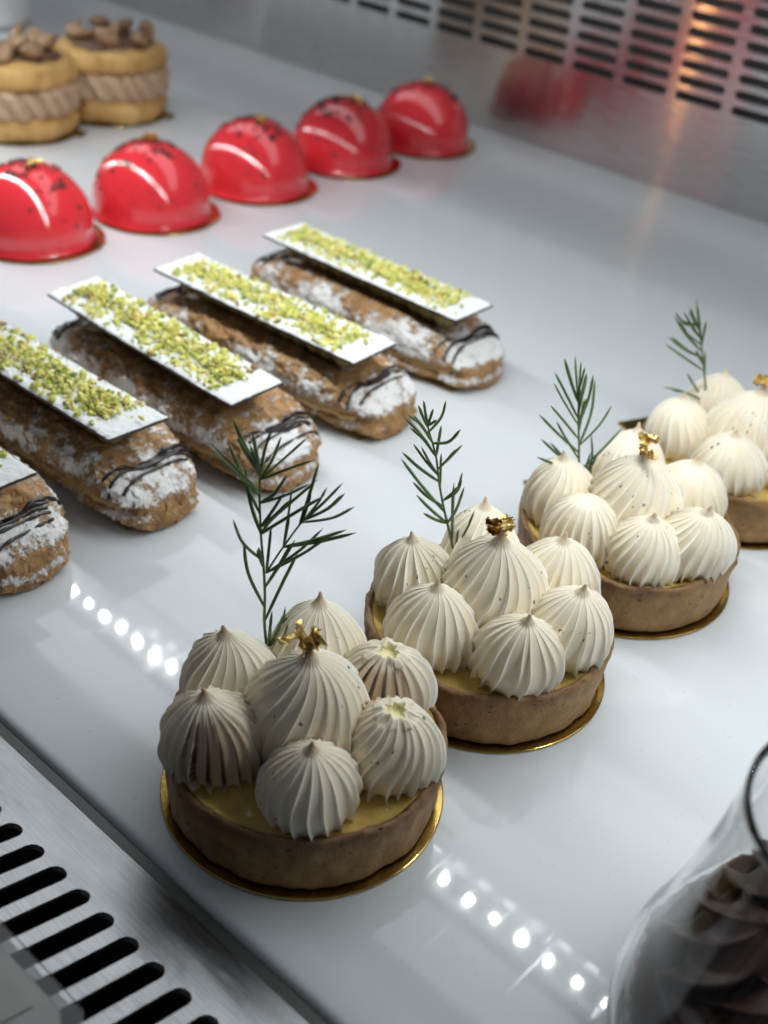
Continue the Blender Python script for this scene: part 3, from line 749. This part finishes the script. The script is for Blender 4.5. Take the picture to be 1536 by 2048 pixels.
# ---------------------------------------------------------------- cream filled choux rings
def paris(label, blab, x, y, rz, seed):
    rnd = random.Random(seed)
    gold_board((x, y), .0395, .012, .045, .68, blab, 'cake boards under the cream buns')
    t = thing('praline_cream_bun', label, 'cream bun', (x, y, 0), rz, 'praline cream buns in a row')
    def lump(pr, k, sc, s, name, m, ridge=None, n=120):
        V, F = lathe([tuple(p) for p in catmull(pr, 4)], n)
        for v in V:
            r = math.hypot(v[0], v[1]); th = math.atan2(v[1], v[0])
            d = k*fbm(v[0]*sc+s*9, v[1]*sc, v[2]*sc*.7, 3)
            if ridge: d += ridge(th, v[2])
            if r > .006:
                v[0] *= 1+d/r; v[1] *= 1+d/r
            v[2] = max(.0012, v[2]+.4*k*nz(v[0]*sc*.8, v[1]*sc*.8, s))
        return mesh_obj(name, V, F, m, t)
    lump([(.0, .0013), (.033, .0013), (.0385, .004), (.0402, .0085), (.0392, .0135), (.036, .0168), (.026, .0180), (.0, .0185)], .0036, 45, seed, 'choux_base', M_pb)
    def rope(th, z):
        ph = (th*20 + 1.8*nz(th*1.7, seed, 0) + (z-.016)*(300+160*nz(th*2.3, seed, 5)))
        return .0064*math.sqrt(abs(math.sin(ph/1.0*.5))) - .0036 + .0006*nz(th*4, z*200, seed)
    lump([(.026, .0150), (.0345, .0160), (.0385, .0200), (.0390, .0258), (.0385, .0320), (.0350, .0355), (.026, .0370)], .0010, 60, seed+2, 'praline_cream', M_praline, rope, 260)
    lump([(.0, .0345), (.026, .0350), (.0355, .0355), (.0390, .0380), (.0393, .0415), (.0375, .0460), (.034, .0490), (.022, .0520), (.0, .0525)], .0048, 40, seed+5, 'choux_lid', M_pb)
    lump([(.0, .0500), (.026, .0500), (.0285, .0510), (.025, .0530), (.015, .0540), (.0, .0540)], .0045, 60, seed+8, 'praline_sauce', M_pralined)
    for i in range(8):
        a = i*2*math.pi/7+rnd.uniform(-.2, .2); r = rnd.uniform(.020, .027) if i < 7 else .004
        bm = bmesh.new(); bmesh.ops.create_uvsphere(bm, u_segments=20, v_segments=14, radius=1)
        el = rnd.uniform(.0080, .0095)
        for v in bm.verts:
            p = v.co.copy(); k = 1-.28*max(0, p.z)
            v.co = Vector((p.x*.0064*k, p.y*.0047*k, p.z*el))*(1+.22*nz(p.x*1.6+i, p.y*1.6, p.z*1.6))
        o = bm_obj('candied_nut', bm, M_nut, t, True)
        o.location = (r*math.cos(a), r*math.sin(a), .0552+rnd.uniform(.001, .004)); o.rotation_euler = (rnd.uniform(.7, 1.6), rnd.uniform(-.6, .6), rnd.uniform(0, 6))
    return t
paris('praline cream bun at the left edge, one nut standing upright', 'gold board under the cream bun at the left edge', -.7580, .4740, 0, 3)
paris('praline cream bun farther back, topped with nuts, beside the red domes', 'gold board under the cream bun farther back', -.7580, .5520, 1.0, 6)

# white dessert at the corner
t = thing('white_dessert', 'glossy white dessert cut off by the top left corner', 'dessert', (-1.0265, .6218, 0))
V, F = lathe([(0, .0012), (.028, .0012), (.031, .004), (.033, .012), (.032, .022), (.028, .032), (.020, .040), (.010, .044), (0, .045)], 64)
for v in V:
    k = 1+.05*nz(v[0]*50, v[1]*50, v[2]*50); v[0] *= k; v[1] *= k
mesh_obj('white_glaze', V, F, M_whiteglaze, t)
bm = bmesh.new(); bmesh.ops.create_icosphere(bm, subdivisions=3, radius=.010)
for v in bm.verts: v.co *= 1+.3*nz(v.co.x*120, v.co.y*120, v.co.z*120)
bm_obj('caramel_topping', bm, M_nut, t, True, loc=(.016, .004, .040))

# ---------------------------------------------------------------- glass of chocolate cream
GX, GY = -.0265, .2130
g = thing('dessert_glass', 'clear rounded dessert glass at the lower right corner', 'glass', (GX, GY, 0))
out = [(0, .0), (.035, .0), (.042, .0012), (.0475, .006), (.0505, .014), (.0495, .024), (.0450, .037), (.0412, .051), (.0382, .065), (.0360, .078), (.0350, .0880)]
inn = [(.0335, .0875), (.0346, .0775), (.0367, .0645), (.0397, .0505), (.0435, .0365), (.0479, .0235), (.0488, .014), (.0455, .0085), (.036, .0055), (0, .0055)]
rim = [(.0350, .0886), (.0346, .0892), (.0339, .0889)]
pr = [out[0]] + [tuple(p) for p in catmull(out[1:], 4)] + rim + [tuple(p) for p in catmull(inn[:-1], 4)] + [inn[-1]]
V, F = lathe(pr, 128)
mesh_obj('glass_bowl', V, F, M_glass, g)
ch = thing('chocolate_cream', 'dark piped chocolate cream filling the dessert glass', 'dessert', (GX, GY, 0))
fil = [(0, .0052), (.0360, .0052), (.0460, .0085), (.0494, .014), (.0485, .0235), (.0455, .032), (.0442, .0345), (.0395, .0355), (.030, .036), (0, .036)]
V, F = lathe([fil[0]] + [tuple(p) for p in catmull(fil[1:], 4)], 96)
for v in V:
    if math.hypot(v[0], v[1]) > .034:
        th_a = math.atan2(v[1], v[0]); k = 1 - .075*abs(math.sin(3.5*th_a + v[2]*95 + .8*nz(th_a, v[2]*60, 3)))**.6 - .02*abs(nz(th_a*4, v[2]*200, 1))
        v[0] *= k; v[1] *= k
mesh_obj('mousse', V, F, M_mousse, ch)
for i in range(6):
    a = i*math.pi/3+.4; bx, by = .0250*math.cos(a), .0235*math.sin(a)
    kiss('cream_rosette', M_mousse, ch, (bx, by, .0315), (bx*.8, by*.8),   .0145, .018, 7, 1.3, 400+i, 'peak', None, amp=.38, toast=0, teeth=.0)
kiss('cream_rosette', M_mousse, ch, (0, 0, .0355), (.002, .001), .0160, .020, 7, 1.4, 410, 'peak', None, amp=.38, toast=0, teeth=.0)
